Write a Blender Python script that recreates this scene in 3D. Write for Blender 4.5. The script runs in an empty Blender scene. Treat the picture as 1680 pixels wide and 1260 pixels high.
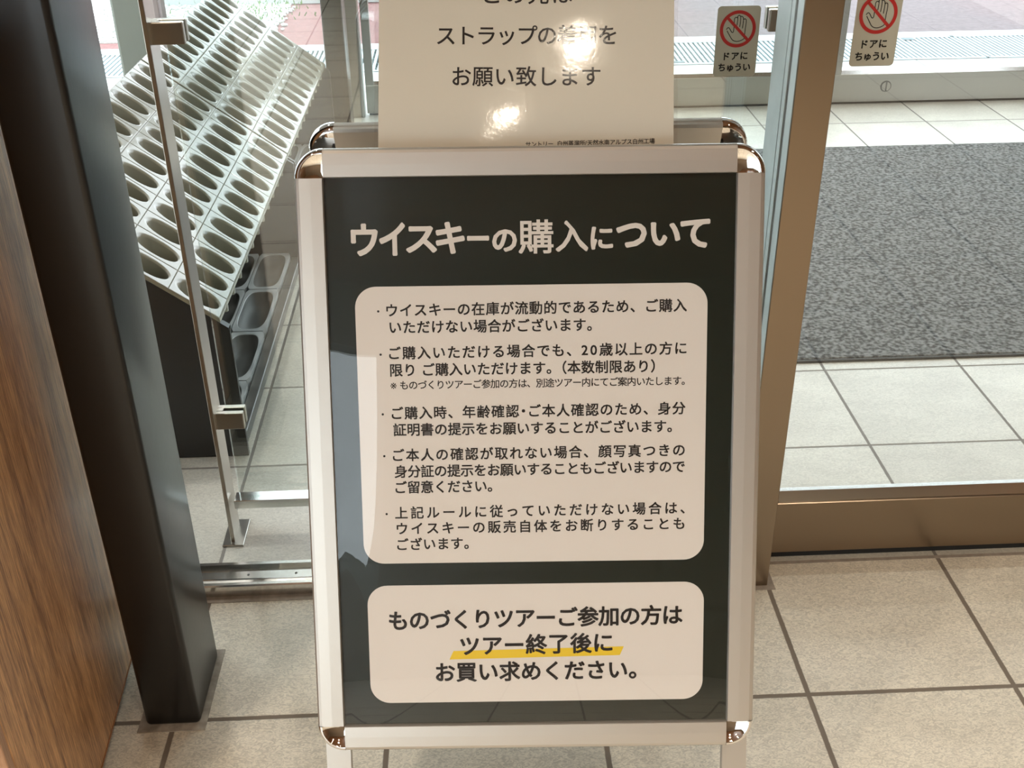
import bpy, bmesh, math, random
from mathutils import Vector, Matrix
random.seed(7)
S = bpy.context.scene
C = S.collection

# ------------------------------------------------------------------ camera
cam = bpy.data.cameras.new('camera')
cam.sensor_fit = 'HORIZONTAL'; cam.sensor_width = 36.0
cam.lens = 1809.53 * 36.0 / 1680.0
cam.clip_start = 0.05; cam.clip_end = 200
cam_ob = bpy.data.objects.new('camera', cam); C.objects.link(cam_ob)
RW = [[0.99890282, -0.03214586, 0.03405569],
      [-0.04552469, -0.4959795, 0.86714004],
      [-0.01098404, -0.86773901, -0.49689875]]
CAMZ = 1.569
cam_ob.matrix_world = Matrix([[RW[i][0], -RW[i][1], -RW[i][2], (0, 0, CAMZ)[i]] for i in range(3)] + [[0, 0, 0, 1]])
S.camera = cam_ob

# ------------------------------------------------------------------ world, exposure
W = bpy.data.worlds.new('overcast_sky'); S.world = W
W.use_nodes = True
wn = W.node_tree.nodes['Background']
wn.inputs[0].default_value = (0.86, 0.94, 1.0, 1); wn.inputs[1].default_value = 5.0
S.view_settings.view_transform = 'Standard'; S.view_settings.look = 'None'
S.view_settings.exposure = 0.06; S.view_settings.gamma = 1.0
S.view_settings.use_curve_mapping = False
S.cycles.transparent_max_bounces = 32
S.cycles.max_bounces = 10
LAMP_W = 13.5          # interior warm downlights, each
VFILL_W = 6.0         # added neutral fill lamps in the vestibule, each

# ------------------------------------------------------------------ helpers
def tag(o, label=None, cat=None, group=None, kind=None):
    if label: o['label'] = label
    if cat: o['category'] = cat
    if group: o['group'] = group
    if kind: o['kind'] = kind
    return o

def thing(name, label, cat, loc=(0, 0, 0), rz=0.0, group=None):
    o = bpy.data.objects.new(name, None); C.objects.link(o)
    o.location = loc; o.rotation_euler = (0, 0, rz); o.empty_display_size = 0.1
    return tag(o, label, cat, group)

def link(name, me, m, parent=None, label=None):
    o = bpy.data.objects.new(name, me); C.objects.link(o)
    if m is not None:
        if not len(me.materials):
            for q in (m if isinstance(m, (list, tuple)) else [m]): me.materials.append(q)
    if parent: o.parent = parent
    if label: o['label'] = label
    return o

class MB:
    """collects verts and faces of one mesh"""
    def __init__(s): s.v = []; s.f = []; s.mi = []; s.sm = []
    def add(s, vs, fs, mi=0, smooth=False):
        b = len(s.v); s.v += [tuple(p) for p in vs]
        for f in fs:
            s.f.append([b + i for i in f]); s.mi.append(mi); s.sm.append(smooth)
    def box(s, x0, y0, z0, x1, y1, z1, mi=0):
        s.add([(x0, y0, z0), (x1, y0, z0), (x1, y1, z0), (x0, y1, z0), (x0, y0, z1), (x1, y0, z1), (x1, y1, z1), (x0, y1, z1)],
              [(0, 3, 2, 1), (4, 5, 6, 7), (0, 1, 5, 4), (1, 2, 6, 5), (2, 3, 7, 6), (3, 0, 4, 7)], mi)
    def bbox(s, x0, y0, z0, x1, y1, z1, r=0.003, seg=2, mi=0, smooth=False):
        bm = bmesh.new()
        bmesh.ops.create_cube(bm, size=1)
        for v in bm.verts:
            v.co = Vector(((x0 + x1) / 2 + v.co.x * (x1 - x0), (y0 + y1) / 2 + v.co.y * (y1 - y0), (z0 + z1) / 2 + v.co.z * (z1 - z0)))
        bmesh.ops.bevel(bm, geom=bm.edges[:], offset=r, segments=seg, profile=0.5, affect='EDGES')
        bm.verts.index_update()
        s.add([v.co[:] for v in bm.verts], [[v.index for v in f.verts] for f in bm.faces], mi, smooth)
        bm.free()
    def prism(s, poly, d, mi=0, smooth=False):
        """poly: list of 3D points, extruded by vector d"""
        n = len(poly); a = [Vector(p) for p in poly]; d = Vector(d)
        s.add(a + [p + d for p in a], [list(range(n))[::-1], list(range(n, 2 * n))], mi)
        s.add(a + [p + d for p in a], [(i, (i + 1) % n, n + (i + 1) % n, n + i) for i in range(n)], mi, smooth)
    def grid(s, rows, mi=0, smooth=True, closed=False):
        n = len(rows[0]); vs = [p for r in rows for p in r]; fs = []
        for i in range(len(rows) - 1):
            for j in range(n if closed else n - 1):
                k = (j + 1) % n
                fs.append((i * n + j, i * n + k, (i + 1) * n + k, (i + 1) * n + j))
        s.add(vs, fs, mi, smooth)
    def cyl(s, c, ax, r, h, n=24, mi=0, smooth=True, r2=None):
        c = Vector(c); ax = Vector(ax).normalized(); t = ax.orthogonal().normalized(); b = ax.cross(t)
        r2 = r if r2 is None else r2
        A = [c + t * math.cos(2 * math.pi * i / n) * r + b * math.sin(2 * math.pi * i / n) * r for i in range(n)]
        B = [c + ax * h + t * math.cos(2 * math.pi * i / n) * r2 + b * math.sin(2 * math.pi * i / n) * r2 for i in range(n)]
        s.add(A + B, [(i, (i + 1) % n, n + (i + 1) % n, n + i) for i in range(n)], mi, smooth)
        s.add(A, [list(range(n))[::-1]], mi); s.add(B, [list(range(n))], mi)
    def mesh(s, name):
        me = bpy.data.meshes.new(name); me.from_pydata(s.v, [], s.f)
        me.polygons.foreach_set('material_index', s.mi); me.polygons.foreach_set('use_smooth', s.sm)
        bm = bmesh.new(); bm.from_mesh(me)
        bmesh.ops.remove_doubles(bm, verts=bm.verts[:], dist=1e-6)
        bmesh.ops.recalc_face_normals(bm, faces=bm.faces[:])
        bm.to_mesh(me); bm.free(); me.update()
        return me
    def build(s, name, m, parent=None, label=None):
        return link(name, s.mesh(name), m, parent, label)

def simple_box(name, b, m, parent=None, r=0.0):
    q = MB()
    if r: q.bbox(*b, r=r)
    else: q.box(*b)
    return q.build(name, m, parent)

# ------------------------------------------------------------------ materials
def newmat(name):
    m = bpy.data.materials.new(name); m.use_nodes = True
    nt = m.node_tree; return m, nt, nt.nodes['Principled BSDF']
def pbr(name, col, rough=0.5, metal=0.0, coat=0.0, spec=0.5, bump=0.0, bscale=200.0, var=0.0, vscale=8.0, stretch=None):
    m, nt, p = newmat(name)
    p.inputs['Base Color'].default_value = (*col, 1); p.inputs['Roughness'].default_value = rough
    p.inputs['Metallic'].default_value = metal; p.inputs['Coat Weight'].default_value = coat
    p.inputs['Specular IOR Level'].default_value = spec
    tc = nt.nodes.new('ShaderNodeTexCoord'); mp = nt.nodes.new('ShaderNodeMapping')
    nt.links.new(tc.outputs['Object'], mp.inputs[0])
    if stretch: mp.inputs['Scale'].default_value = stretch
    if var:
        n = nt.nodes.new('ShaderNodeTexNoise'); n.inputs['Scale'].default_value = vscale; n.inputs['Detail'].default_value = 6
        nt.links.new(mp.outputs[0], n.inputs['Vector'])
        r = nt.nodes.new('ShaderNodeMapRange'); r.inputs[1].default_value = 0.3; r.inputs[2].default_value = 0.7
        r.inputs[3].default_value = 1 - var; r.inputs[4].default_value = 1 + var
        nt.links.new(n.outputs['Fac'], r.inputs[0])
        mx = nt.nodes.new('ShaderNodeVectorMath'); mx.operation = 'SCALE'; mx.inputs[0].default_value = col
        nt.links.new(r.outputs[0], mx.inputs['Scale']); nt.links.new(mx.outputs[0], p.inputs['Base Color'])
    if bump:
        n2 = nt.nodes.new('ShaderNodeTexNoise'); n2.inputs['Scale'].default_value = bscale; n2.inputs['Detail'].default_value = 4
        nt.links.new(mp.outputs[0], n2.inputs['Vector'])
        bp = nt.nodes.new('ShaderNodeBump'); bp.inputs['Strength'].default_value = bump; bp.inputs['Distance'].default_value = 0.002
        nt.links.new(n2.outputs['Fac'], bp.inputs['Height']); nt.links.new(bp.outputs[0], p.inputs['Normal'])
    return m

def math_node(nt, op, a, b=None, c=None):
    n = nt.nodes.new('ShaderNodeMath'); n.operation = op
    for i, x in enumerate((a, b, c)):
        if x is None: continue
        if isinstance(x, (int, float)): n.inputs[i].default_value = x
        else: nt.links.new(x, n.inputs[i])
    return n.outputs[0]
def mixcol(nt, fac, a, b):
    n = nt.nodes.new('ShaderNodeMix'); n.data_type = 'RGBA'
    if isinstance(fac, (int, float)): n.inputs[0].default_value = fac
    else: nt.links.new(fac, n.inputs[0])
    for i, x in ((6, a), (7, b)):
        if isinstance(x, tuple): n.inputs[i].default_value = (*x, 1)
        else: nt.links.new(x, n.inputs[i])
    return n.outputs[2]
def ramp(nt, fac, stops):
    n = nt.nodes.new('ShaderNodeValToRGB'); e = n.color_ramp.elements
    while len(e) < len(stops): e.new(0.5)
    for k, (p, c) in enumerate(stops):
        e[k].position = p; e[k].color = (*c, 1)
    nt.links.new(fac, n.inputs[0]); return n.outputs[0]

def tile_mat(name, x0, y0, pitch, gw, colA, colB, grout, rough=0.38, vein=70.0, vamt=0.18):
    """square floor tiles: grout lines at x0 + k*pitch, y0 + k*pitch"""
    m, nt, p = newmat(name)
    tc = nt.nodes.new('ShaderNodeTexCoord'); sp = nt.nodes.new('ShaderNodeSeparateXYZ')
    nt.links.new(tc.outputs['Object'], sp.inputs[0])
    def edge(o, off):
        a = math_node(nt, 'SUBTRACT', o, off); a = math_node(nt, 'DIVIDE', a, pitch)
        cell = math_node(nt, 'FLOOR', a); fr = math_node(nt, 'SUBTRACT', a, cell)
        d = math_node(nt, 'MINIMUM', fr, math_node(nt, 'SUBTRACT', 1.0, fr))
        return math_node(nt, 'MULTIPLY', d, pitch), cell
    dx, cx = edge(sp.outputs[0], x0); dy, cy = edge(sp.outputs[1], y0)
    d = math_node(nt, 'MINIMUM', dx, dy)
    wob = nt.nodes.new('ShaderNodeTexNoise'); wob.inputs['Scale'].default_value = 60
    nt.links.new(tc.outputs['Object'], wob.inputs['Vector'])
    d = math_node(nt, 'ADD', d, math_node(nt, 'MULTIPLY', math_node(nt, 'SUBTRACT', wob.outputs['Fac'], 0.5), 0.0018))
    mr = nt.nodes.new('ShaderNodeMapRange'); mr.interpolation_type = 'SMOOTHSTEP'
    mr.inputs[1].default_value = gw * 0.5 - 0.0008; mr.inputs[2].default_value = gw * 0.5 + 0.0012
    nt.links.new(d, mr.inputs[0]); mask = mr.outputs[0]
    cb = nt.nodes.new('ShaderNodeCombineXYZ'); nt.links.new(cx, cb.inputs[0]); nt.links.new(cy, cb.inputs[1])
    wnz = nt.nodes.new('ShaderNodeTexWhiteNoise'); nt.links.new(cb.outputs[0], wnz.inputs['Vector'])
    # mottled stone look: veined noise warped along x
    mp = nt.nodes.new('ShaderNodeMapping'); mp.inputs['Scale'].default_value = (0.75, 1.25, 1)
    nt.links.new(tc.outputs['Object'], mp.inputs[0])
    off = nt.nodes.new('ShaderNodeVectorMath'); off.operation = 'MULTIPLY_ADD'
    off.inputs[1].default_value = (3, 3, 3)
    nt.links.new(wnz.outputs['Color'], off.inputs[0]); nt.links.new(mp.outputs[0], off.inputs[2])
    n1 = nt.nodes.new('ShaderNodeTexNoise'); n1.inputs['Scale'].default_value = 7; n1.inputs['Detail'].default_value = 5
    n2 = nt.nodes.new('ShaderNodeTexNoise'); n2.inputs['Scale'].default_value = vein; n2.inputs['Detail'].default_value = 3
    n2.inputs['Distortion'].default_value = 2.5
    nt.links.new(off.outputs[0], n1.inputs['Vector']); nt.links.new(off.outputs[0], n2.inputs['Vector'])
    f1 = nt.nodes.new('ShaderNodeMapRange'); f1.inputs[1].default_value = 0.35; f1.inputs[2].default_value = 0.65
    nt.links.new(n1.outputs['Fac'], f1.inputs[0])
    base = mixcol(nt, f1.outputs[0], colA, colB)
    f2 = nt.nodes.new('ShaderNodeMapRange'); f2.inputs[1].default_value = 0.38; f2.inputs[2].default_value = 0.6
    f2.inputs[3].default_value = 1 - vamt; f2.inputs[4].default_value = 1.05
    nt.links.new(n2.outputs['Fac'], f2.inputs[0])
    sc = nt.nodes.new('ShaderNodeVectorMath'); sc.operation = 'SCALE'
    nt.links.new(base, sc.inputs[0]); nt.links.new(f2.outputs[0], sc.inputs['Scale'])
    sc2 = nt.nodes.new('ShaderNodeVectorMath'); sc2.operation = 'SCALE'
    tv = nt.nodes.new('ShaderNodeMapRange'); tv.inputs[3].default_value = 0.96; tv.inputs[4].default_value = 1.04
    nt.links.new(wnz.outputs['Value'], tv.inputs[0])
    nt.links.new(sc.outputs[0], sc2.inputs[0]); nt.links.new(tv.outputs[0], sc2.inputs['Scale'])
    nt.links.new(mixcol(nt, mask, grout, sc2.outputs[0]), p.inputs['Base Color'])
    rr = nt.nodes.new('ShaderNodeMapRange'); rr.inputs[3].default_value = 0.85; rr.inputs[4].default_value = rough
    nt.links.new(mask, rr.inputs[0]); nt.links.new(rr.outputs[0], p.inputs['Roughness'])
    h = math_node(nt, 'ADD', mask, math_node(nt, 'MULTIPLY', n2.outputs['Fac'], 0.12))
    h = math_node(nt, 'ADD', h, math_node(nt, 'MULTIPLY', n1.outputs['Fac'], 0.3))
    bp = nt.nodes.new('ShaderNodeBump'); bp.inputs['Strength'].default_value = 0.45; bp.inputs['Distance'].default_value = 0.002
    nt.links.new(h, bp.inputs['Height']); nt.links.new(bp.outputs[0], p.inputs['Normal'])
    return m

def glass_mat(name, tint=(0.97, 0.985, 0.982), f0=0.043):
    m, nt, p = newmat(name); nt.nodes.remove(p)
    out = nt.nodes['Material Output']
    tr = nt.nodes.new('ShaderNodeBsdfTransparent'); tr.inputs[0].default_value = (*tint, 1)
    gl = nt.nodes.new('ShaderNodeBsdfGlossy'); gl.inputs['Roughness'].default_value = 0.0; gl.inputs[0].default_value = (1, 1, 1, 1)
    lw = nt.nodes.new('ShaderNodeLayerWeight'); lw.inputs[0].default_value = 0.5
    f = math_node(nt, 'POWER', lw.outputs['Facing'], 5.0)
    f = math_node(nt, 'ADD', math_node(nt, 'MULTIPLY', f, 1 - f0), f0)
    mx = nt.nodes.new('ShaderNodeMixShader')
    nt.links.new(f, mx.inputs[0]); nt.links.new(tr.outputs[0], mx.inputs[1]); nt.links.new(gl.outputs[0], mx.inputs[2])
    nt.links.new(mx.outputs[0], out.inputs[0]); return m

def wood_mat(name, dark, light, scale=(55, 55, 2.2), rough=0.36, coat=0.25):
    m, nt, p = newmat(name)
    tc = nt.nodes.new('ShaderNodeTexCoord'); mp = nt.nodes.new('ShaderNodeMapping'); mp.inputs['Scale'].default_value = scale
    nt.links.new(tc.outputs['Object'], mp.inputs[0])
    big = nt.nodes.new('ShaderNodeTexNoise'); big.inputs['Scale'].default_value = 0.55; big.inputs['Detail'].default_value = 5; big.inputs['Distortion'].default_value = 1.2
    fine = nt.nodes.new('ShaderNodeTexNoise'); fine.inputs['Scale'].default_value = 7.0; fine.inputs['Detail'].default_value = 10; fine.inputs['Roughness'].default_value = 0.68; fine.inputs['Distortion'].default_value = 0.6
    for n in (big, fine): nt.links.new(mp.outputs[0], n.inputs['Vector'])
    f = math_node(nt, 'ADD', math_node(nt, 'MULTIPLY', big.outputs['Fac'], 0.36), math_node(nt, 'MULTIPLY', fine.outputs['Fac'], 0.64))
    mid = tuple((a + b) / 2 for a, b in zip(dark, light))
    col = ramp(nt, f, [(0.40, dark), (0.5, mid), (0.60, light)])
    nt.links.new(col, p.inputs['Base Color'])
    p.inputs['Roughness'].default_value = rough; p.inputs['Coat Weight'].default_value = coat; p.inputs['Coat Roughness'].default_value = 0.25
    bp = nt.nodes.new('ShaderNodeBump'); bp.inputs['Strength'].default_value = 0.35; bp.inputs['Distance'].default_value = 0.001
    nt.links.new(fine.outputs['Fac'], bp.inputs['Height']); nt.links.new(bp.outputs[0], p.inputs['Normal'])
    return m

def speckle_mat(name, c0, c1, scale, rough=0.95, bump=0.8, lo=0.35, hi=0.65):
    m, nt, p = newmat(name)
    tc = nt.nodes.new('ShaderNodeTexCoord')
    n = nt.nodes.new('ShaderNodeTexNoise'); n.inputs['Scale'].default_value = scale; n.inputs['Detail'].default_value = 3
    nt.links.new(tc.outputs['Object'], n.inputs['Vector'])
    nt.links.new(ramp(nt, n.outputs['Fac'], [(lo, c0), (hi, c1)]), p.inputs['Base Color'])
    p.inputs['Roughness'].default_value = rough; p.inputs['Specular IOR Level'].default_value = 0.2
    bp = nt.nodes.new('ShaderNodeBump'); bp.inputs['Strength'].default_value = bump; bp.inputs['Distance'].default_value = 0.003
    nt.links.new(n.outputs['Fac'], bp.inputs['Height']); nt.links.new(bp.outputs[0], p.inputs['Normal'])
    return m

M = {}
M['tile_in'] = tile_mat('beige_floor_tile', -0.581, 1.508, 0.4, 0.0095, (0.69, 0.63, 0.515), (0.79, 0.73, 0.61), (0.19, 0.155, 0.12), vein=105, vamt=0.26)
M['tile_ve'] = tile_mat('pale_floor_tile', -0.581, 2.359, 0.4, 0.0075, (0.53, 0.50, 0.43), (0.61, 0.58, 0.50), (0.22, 0.20, 0.175), vein=85, vamt=0.16)
M['steel'] = pbr('brushed_steel', (0.30, 0.235, 0.172), 0.30, 1.0, bump=0.05, bscale=30, stretch=(1, 1, 30))
M['steel_fin'] = pbr('satin_steel_bar', (0.42, 0.385, 0.33), 0.30, 1.0)
M['steel_far'] = pbr('satin_steel', (0.36, 0.345, 0.31), 0.34, 1.0)
M['liner'] = pbr('pale_aluminium', (0.58, 0.63, 0.62), 0.45, 0.15, var=0.08, vscale=12)
M['steel_bright'] = pbr('polished_steel', (0.72, 0.71, 0.68), 0.16, 1.0)
M['alu'] = pbr('anodised_aluminium', (0.60, 0.565, 0.52), 0.40, 0.8, bump=0.04, bscale=40, stretch=(40, 40, 1))
M['chrome'] = pbr('chrome', (0.82, 0.81, 0.80), 0.03, 1.0)
M['black_paint'] = pbr('black_paint', (0.0035, 0.0034, 0.0036), 0.34, coat=0.25, spec=0.4, bump=0.06, bscale=60)
M['black_paint'].node_tree.nodes['Principled BSDF'].inputs['Coat Roughness'].default_value = 0.16
M['black'] = pbr('black_rubber', (0.012, 0.012, 0.012), 0.6)
M['dark_panel'] = pbr('dark_steel_panel', (0.018, 0.017, 0.016), 0.45)
M['grey_bar'] = pbr('grey_steel_bar', (0.14, 0.135, 0.125), 0.4, 0.3)
M['plastic'] = pbr('cream_plastic', (0.262, 0.252, 0.192), 0.24, coat=0.35)
M['tray'] = pbr('white_plastic', (0.45, 0.47, 0.48), 0.35)
M['basin'] = pbr('shaded_tray_basin', (0.11, 0.11, 0.105), 0.5)  # white tray bowls, their shade and glass reflection put into a grey colour
M['green'] = pbr('dark_green_print', (0.0075, 0.0125, 0.009), 0.35, spec=0.3)
M['cream_print'] = pbr('cream_print', (0.665, 0.618, 0.572), 0.5, spec=0.3)
M['black_ink'] = pbr('black_ink', (0.012, 0.010, 0.010), 0.5, spec=0.3)
M['yellow_ink'] = pbr('yellow_ink', (0.72, 0.50, 0.018), 0.5)
M['paper'] = pbr('white_paper', (0.72, 0.67, 0.56), 0.6)
M['sticker'] = pbr('pale_sticker', (0.52, 0.50, 0.40), 0.5)
M['red_ink'] = pbr('red_ink', (0.50, 0.018, 0.014), 0.5)
M['glass'] = glass_mat('clear_glass')
M['screen'] = glass_mat('screen_glass', (0.93, 0.965, 0.955), 0.085)
M['acrylic'] = glass_mat('clear_acrylic', (0.985, 0.985, 0.985), 0.045)
M['wood'] = wood_mat('brown_oak_laminate', (0.18, 0.072, 0.025), (0.74, 0.41, 0.18))
M['wood_edge'] = pbr('oak_edge_band', (0.30, 0.13, 0.05), 0.4)
M['wood_front'] = wood_mat('lit_oak_front', (0.30, 0.15, 0.08), (0.48, 0.27, 0.15))  # cabinet wood with the orange-pink light on its front put into the colour
M['wood_ceiling'] = wood_mat('warm_ceiling_boards', (0.13, 0.052, 0.02), (0.24, 0.108, 0.042), scale=(1.6, 26, 26))
M['wall_warm'] = pbr('warm_wall_paint', (0.24, 0.165, 0.10), 0.8)
M['wall_brown'] = wood_mat('brown_wall_boards', (0.14, 0.065, 0.028), (0.25, 0.13, 0.06))
M['white_paint'] = pbr('grey_ceiling_paint', (0.42, 0.40, 0.37), 0.8)
M['pillar'] = pbr('grey_green_paint', (0.26, 0.28, 0.24), 0.55)
M['mat'] = speckle_mat('charcoal_carpet', (0.042, 0.046, 0.046), (0.22, 0.225, 0.22), 75, lo=0.38, hi=0.62)
M['stone'] = tile_mat('pale_paving', 0.219, 5.15, 0.8, 0.008, (0.52, 0.52, 0.50), (0.58, 0.58, 0.56), (0.25, 0.24, 0.23), rough=0.6, vamt=0.06)
M['galv'] = pbr('galvanised_steel', (0.42, 0.48, 0.50), 0.5, 0.1)
M['galv_edge'] = pbr('pale_concrete_edge', (0.55, 0.56, 0.56), 0.8)
M['dark_pit'] = pbr('drain_channel', (0.17, 0.21, 0.225), 0.7)
M['pebble'] = pbr('white_pebble', (0.58, 0.58, 0.55), 0.8, var=0.25, vscale=9)
M['leaf'] = pbr('weed_leaf', (0.12, 0.22, 0.05), 0.7)
M['brass_lens'] = pbr('lamp_trim', (0.8, 0.8, 0.78), 0.4)
def pavement_mat():
    m, nt, p = newmat('red_asphalt')
    tc = nt.nodes.new('ShaderNodeTexCoord')
    n = nt.nodes.new('ShaderNodeTexNoise'); n.inputs['Scale'].default_value = 26; n.inputs['Detail'].default_value = 6
    nt.links.new(tc.outputs['Object'], n.inputs['Vector'])
    f = nt.nodes.new('ShaderNodeMapRange'); f.inputs[1].default_value = 0.3; f.inputs[2].default_value = 0.7
    f.inputs[3].default_value = 0.82; f.inputs[4].default_value = 1.15
    nt.links.new(n.outputs['Fac'], f.inputs[0])
    big = nt.nodes.new('ShaderNodeTexNoise'); big.inputs['Scale'].default_value = 1.2
    nt.links.new(tc.outputs['Object'], big.inputs['Vector'])
    sx = nt.nodes.new('ShaderNodeSeparateXYZ'); nt.links.new(tc.outputs['Object'], sx.inputs[0])
    fx = math_node(nt, 'ADD', math_node(nt, 'DIVIDE', math_node(nt, 'ADD', sx.outputs[0], 2.0), 8.0), math_node(nt, 'MULTIPLY', math_node(nt, 'SUBTRACT', big.outputs['Fac'], 0.5), 0.12))
    c = ramp(nt, fx, [(0.12, (0.235, 0.105, 0.100)), (0.30, (0.215, 0.112, 0.108)), (0.46, (0.180, 0.145, 0.150)), (0.68, (0.185, 0.145, 0.150)), (0.78, (0.215, 0.140, 0.138))])
    s = nt.nodes.new('ShaderNodeVectorMath'); s.operation = 'SCALE'
    nt.links.new(c, s.inputs[0]); nt.links.new(f.outputs[0], s.inputs['Scale']); nt.links.new(s.outputs[0], p.inputs['Base Color'])
    p.inputs['Roughness'].default_value = 0.9
    bp = nt.nodes.new('ShaderNodeBump'); bp.inputs['Strength'].default_value = 0.5; bp.inputs['Distance'].default_value = 0.004
    nt.links.new(n.outputs['Fac'], bp.inputs['Height']); nt.links.new(bp.outputs[0], p.inputs['Normal'])
    return m
M['pavement'] = pavement_mat()
def laminate_mat():
    m = glass_mat('laminate_film', (0.985, 0.985, 0.985), 0.045)
    nt = m.node_tree
    gl = [n for n in nt.nodes if n.type == 'BSDF_GLOSSY'][0]; gl.inputs['Roughness'].default_value = 0.075
    tc = nt.nodes.new('ShaderNodeTexCoord')
    a = nt.nodes.new('ShaderNodeTexNoise'); a.inputs['Scale'].default_value = 16; a.inputs['Detail'].default_value = 1
    b = nt.nodes.new('ShaderNodeTexNoise'); b.inputs['Scale'].default_value = 170; b.inputs['Detail'].default_value = 2
    for n in (a, b): nt.links.new(tc.outputs['Object'], n.inputs['Vector'])
    h = math_node(nt, 'ADD', math_node(nt, 'MULTIPLY', a.outputs['Fac'], 1.0), math_node(nt, 'MULTIPLY', b.outputs['Fac'], 0.08))
    bp = nt.nodes.new('ShaderNodeBump'); bp.inputs['Strength'].default_value = 0.13; bp.inputs['Distance'].default_value = 0.004
    nt.links.new(h, bp.inputs['Height']); nt.links.new(bp.outputs[0], gl.inputs['Normal'])
    return m
M['laminate'] = laminate_mat()

# ------------------------------------------------------------------ the setting
def struct(name, b, m, r=0.0, parent=None):
    o = simple_box(name, b, m, parent, r)
    if parent is None: o['kind'] = 'structure'
    return o
def shell(name, m, *boxes):
    q = MB()
    for b in boxes: q.box(*b)
    return tag(q.build(name, m), kind='structure')

struct('floor', (-3.2, -4.6, -0.12, 3.4, 1.905, 0.0), M['tile_in'])
struct('vestibule_floor', (-2.4, 1.905, -0.12, 4.6, 5.56, 0.0), M['tile_ve'])
struct('ceiling', (-3.3, -4.7, 2.7, 3.5, 1.98, 2.82), M['wood_ceiling'])
struct('vestibule_ceiling', (-2.5, 1.98, 2.7, 4.7, 5.62, 2.82), M['white_paint'])
# interior walls: a brown boarded right side, warm plaster behind, a long window on the left
struct('wall_right', (3.4, -4.7, -0.12, 3.52, 1.98, 2.7), M['wall_brown'])
shell('wall_back', M['wall_warm'], (-1.05, -4.72, -0.12, 3.4, -4.6, 2.7), (-3.2, -4.72, 2.25, -1.05, -4.6, 2.7))
shell('wall_left', M['wall_warm'], (-3.32, -0.8, -0.12, -3.2, 1.98, 2.7), (-3.32, -4.7, 2.2, -3.2, -0.8, 2.7))
shell('wall_front', M['wall_warm'], (-3.2, 1.88, 2.3, -0.66, 1.98, 2.7), (-3.2, 1.88, -0.12, -2.4, 1.98, 2.3), (-0.66, 1.84, 2.35, 0.553, 1.98, 2.7), (0.618, 1.88, 2.35, 2.3, 1.98, 2.7), (2.3, 1.88, -0.12, 3.4, 1.98, 2.7))
def window_unit(name, axis, c, a0, a1, z0, z1, fr=0.05, mull=()):
    """a framed pane: axis 'x' means the pane faces x (constant x = c)"""
    root = thing(name, None, None); root['kind'] = 'structure'
    f = MB(); g = MB()
    def bx(q, a, b, zz0, zz1, t):
        if axis == 'x': q.box(c - t, a, zz0, c + t, b, zz1)
        else: q.box(a, c - t, zz0, b, c + t, zz1)
    bx(f, a0, a0 + fr, z0, z1, 0.03); bx(f, a1 - fr, a1, z0, z1, 0.03)
    bx(f, a0 + fr, a1 - fr, z0, z0 + fr, 0.03); bx(f, a0 + fr, a1 - fr, z1 - fr, z1, 0.03)
    for k in mull: bx(f, k - fr / 2, k + fr / 2, z0 + fr, z1 - fr, 0.03)
    bx(g, a0 + fr, a1 - fr, z0 + fr, z1 - fr, 0.004)
    f.build('window_frame', M['steel_far'], root); g.build('pane', M['glass'], root)
    return root
window_unit('window_2', 'x', -3.26, -4.7, -0.8, 0.0, 2.2, mull=(-3.2, -2.0))
window_unit('window_3', 'y', -4.66, -3.2, -1.05, 0.0, 2.25)
window_unit('window_4', 'y', 1.93, -2.4, -0.70, 0.0, 2.3)
window_unit('window_5', 'x', -2.45, 1.99, 5.44, 0.0, 2.7, mull=(3.8,))
struct('wall_vestibule', (4.6, 1.98, -0.12, 4.7, 5.56, 2.7), M['wall_warm'])

# threshold track between the black post and the steel jamb
q = MB()
prof = [(1.857, 0), (1.857, .027), (1.860, .030), (1.868, .030), (1.872, .020), (1.880, .020), (1.884, .027), (1.908, .027), (1.910, .010), (1.925, .010), (1.928, .030), (1.937, .030), (1.937, 0)]
q.prism([(-0.95, y, z) for y, z in prof], (0.95 + 0.552, 0, 0))
sill = q.build('trim_1', M['steel_bright']); sill['kind'] = 'structure'
for k in range(9):
    s = MB(); s.cyl((-0.86 + k * 0.115 + (0.012 if k % 2 else 0), 1.896, 0.027), (0, 0, 1), 0.003, 0.0006, 12)
    s.build('screw', M['grey_bar'], sill)
# mortar bands left in the tiling around the jamb, the track and the post
q = MB()
q.box(-0.62, 1.838, 0, 0.535, 1.857, 0.0012); q.box(0.535, 1.812, 0, 0.633, 1.826, 0.0012); q.box(0.618, 1.826, 0, 0.633, 1.900, 0.0012)
q.box(0.62, 1.896, 0, 2.3, 1.905, 0.0012)
q.build('trim_2', pbr('grey_mortar', (0.30, 0.255, 0.21), 0.9, var=0.25, vscale=40))['kind'] = 'structure'

# steel jamb
def reparent(o, root):
    o.parent = root; o.matrix_parent_inverse = (Matrix.Translation(root.location) @ Matrix.Rotation(root.rotation_euler.z, 4, 'Z')).inverted()
    return o
jb = thing('door_jamb', 'brown-tinted brushed steel door jamb rising behind the right edge of the poster stand', 'post', (0.585, 1.905, 0))
q = MB(); q.bbox(0.553, 1.826, 0.0, 0.618, 1.832, 2.7, r=0.001, seg=1); q.box(0.556, 1.831, 0.0, 0.6178, 1.985, 2.7)
reparent(q.build('steel_casing', M['steel']), jb)
q = MB(); q.box(0.5532, 1.832, 0.0, 0.556, 1.864, 2.7); q.box(0.5532, 1.880, 0.0, 0.556, 1.899, 2.7); q.box(0.5532, 1.903, 0.0, 0.556, 1.984, 2.7)
reparent(q.build('glazing_liner', M['liner'], None, 'pale blue-grey side strips'), jb)
q = MB(); q.box(0.5550, 1.864, 0.0, 0.5562, 1.880, 2.7); q.box(0.5550, 1.899, 0.0, 0.5562, 1.903, 2.7)
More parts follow.
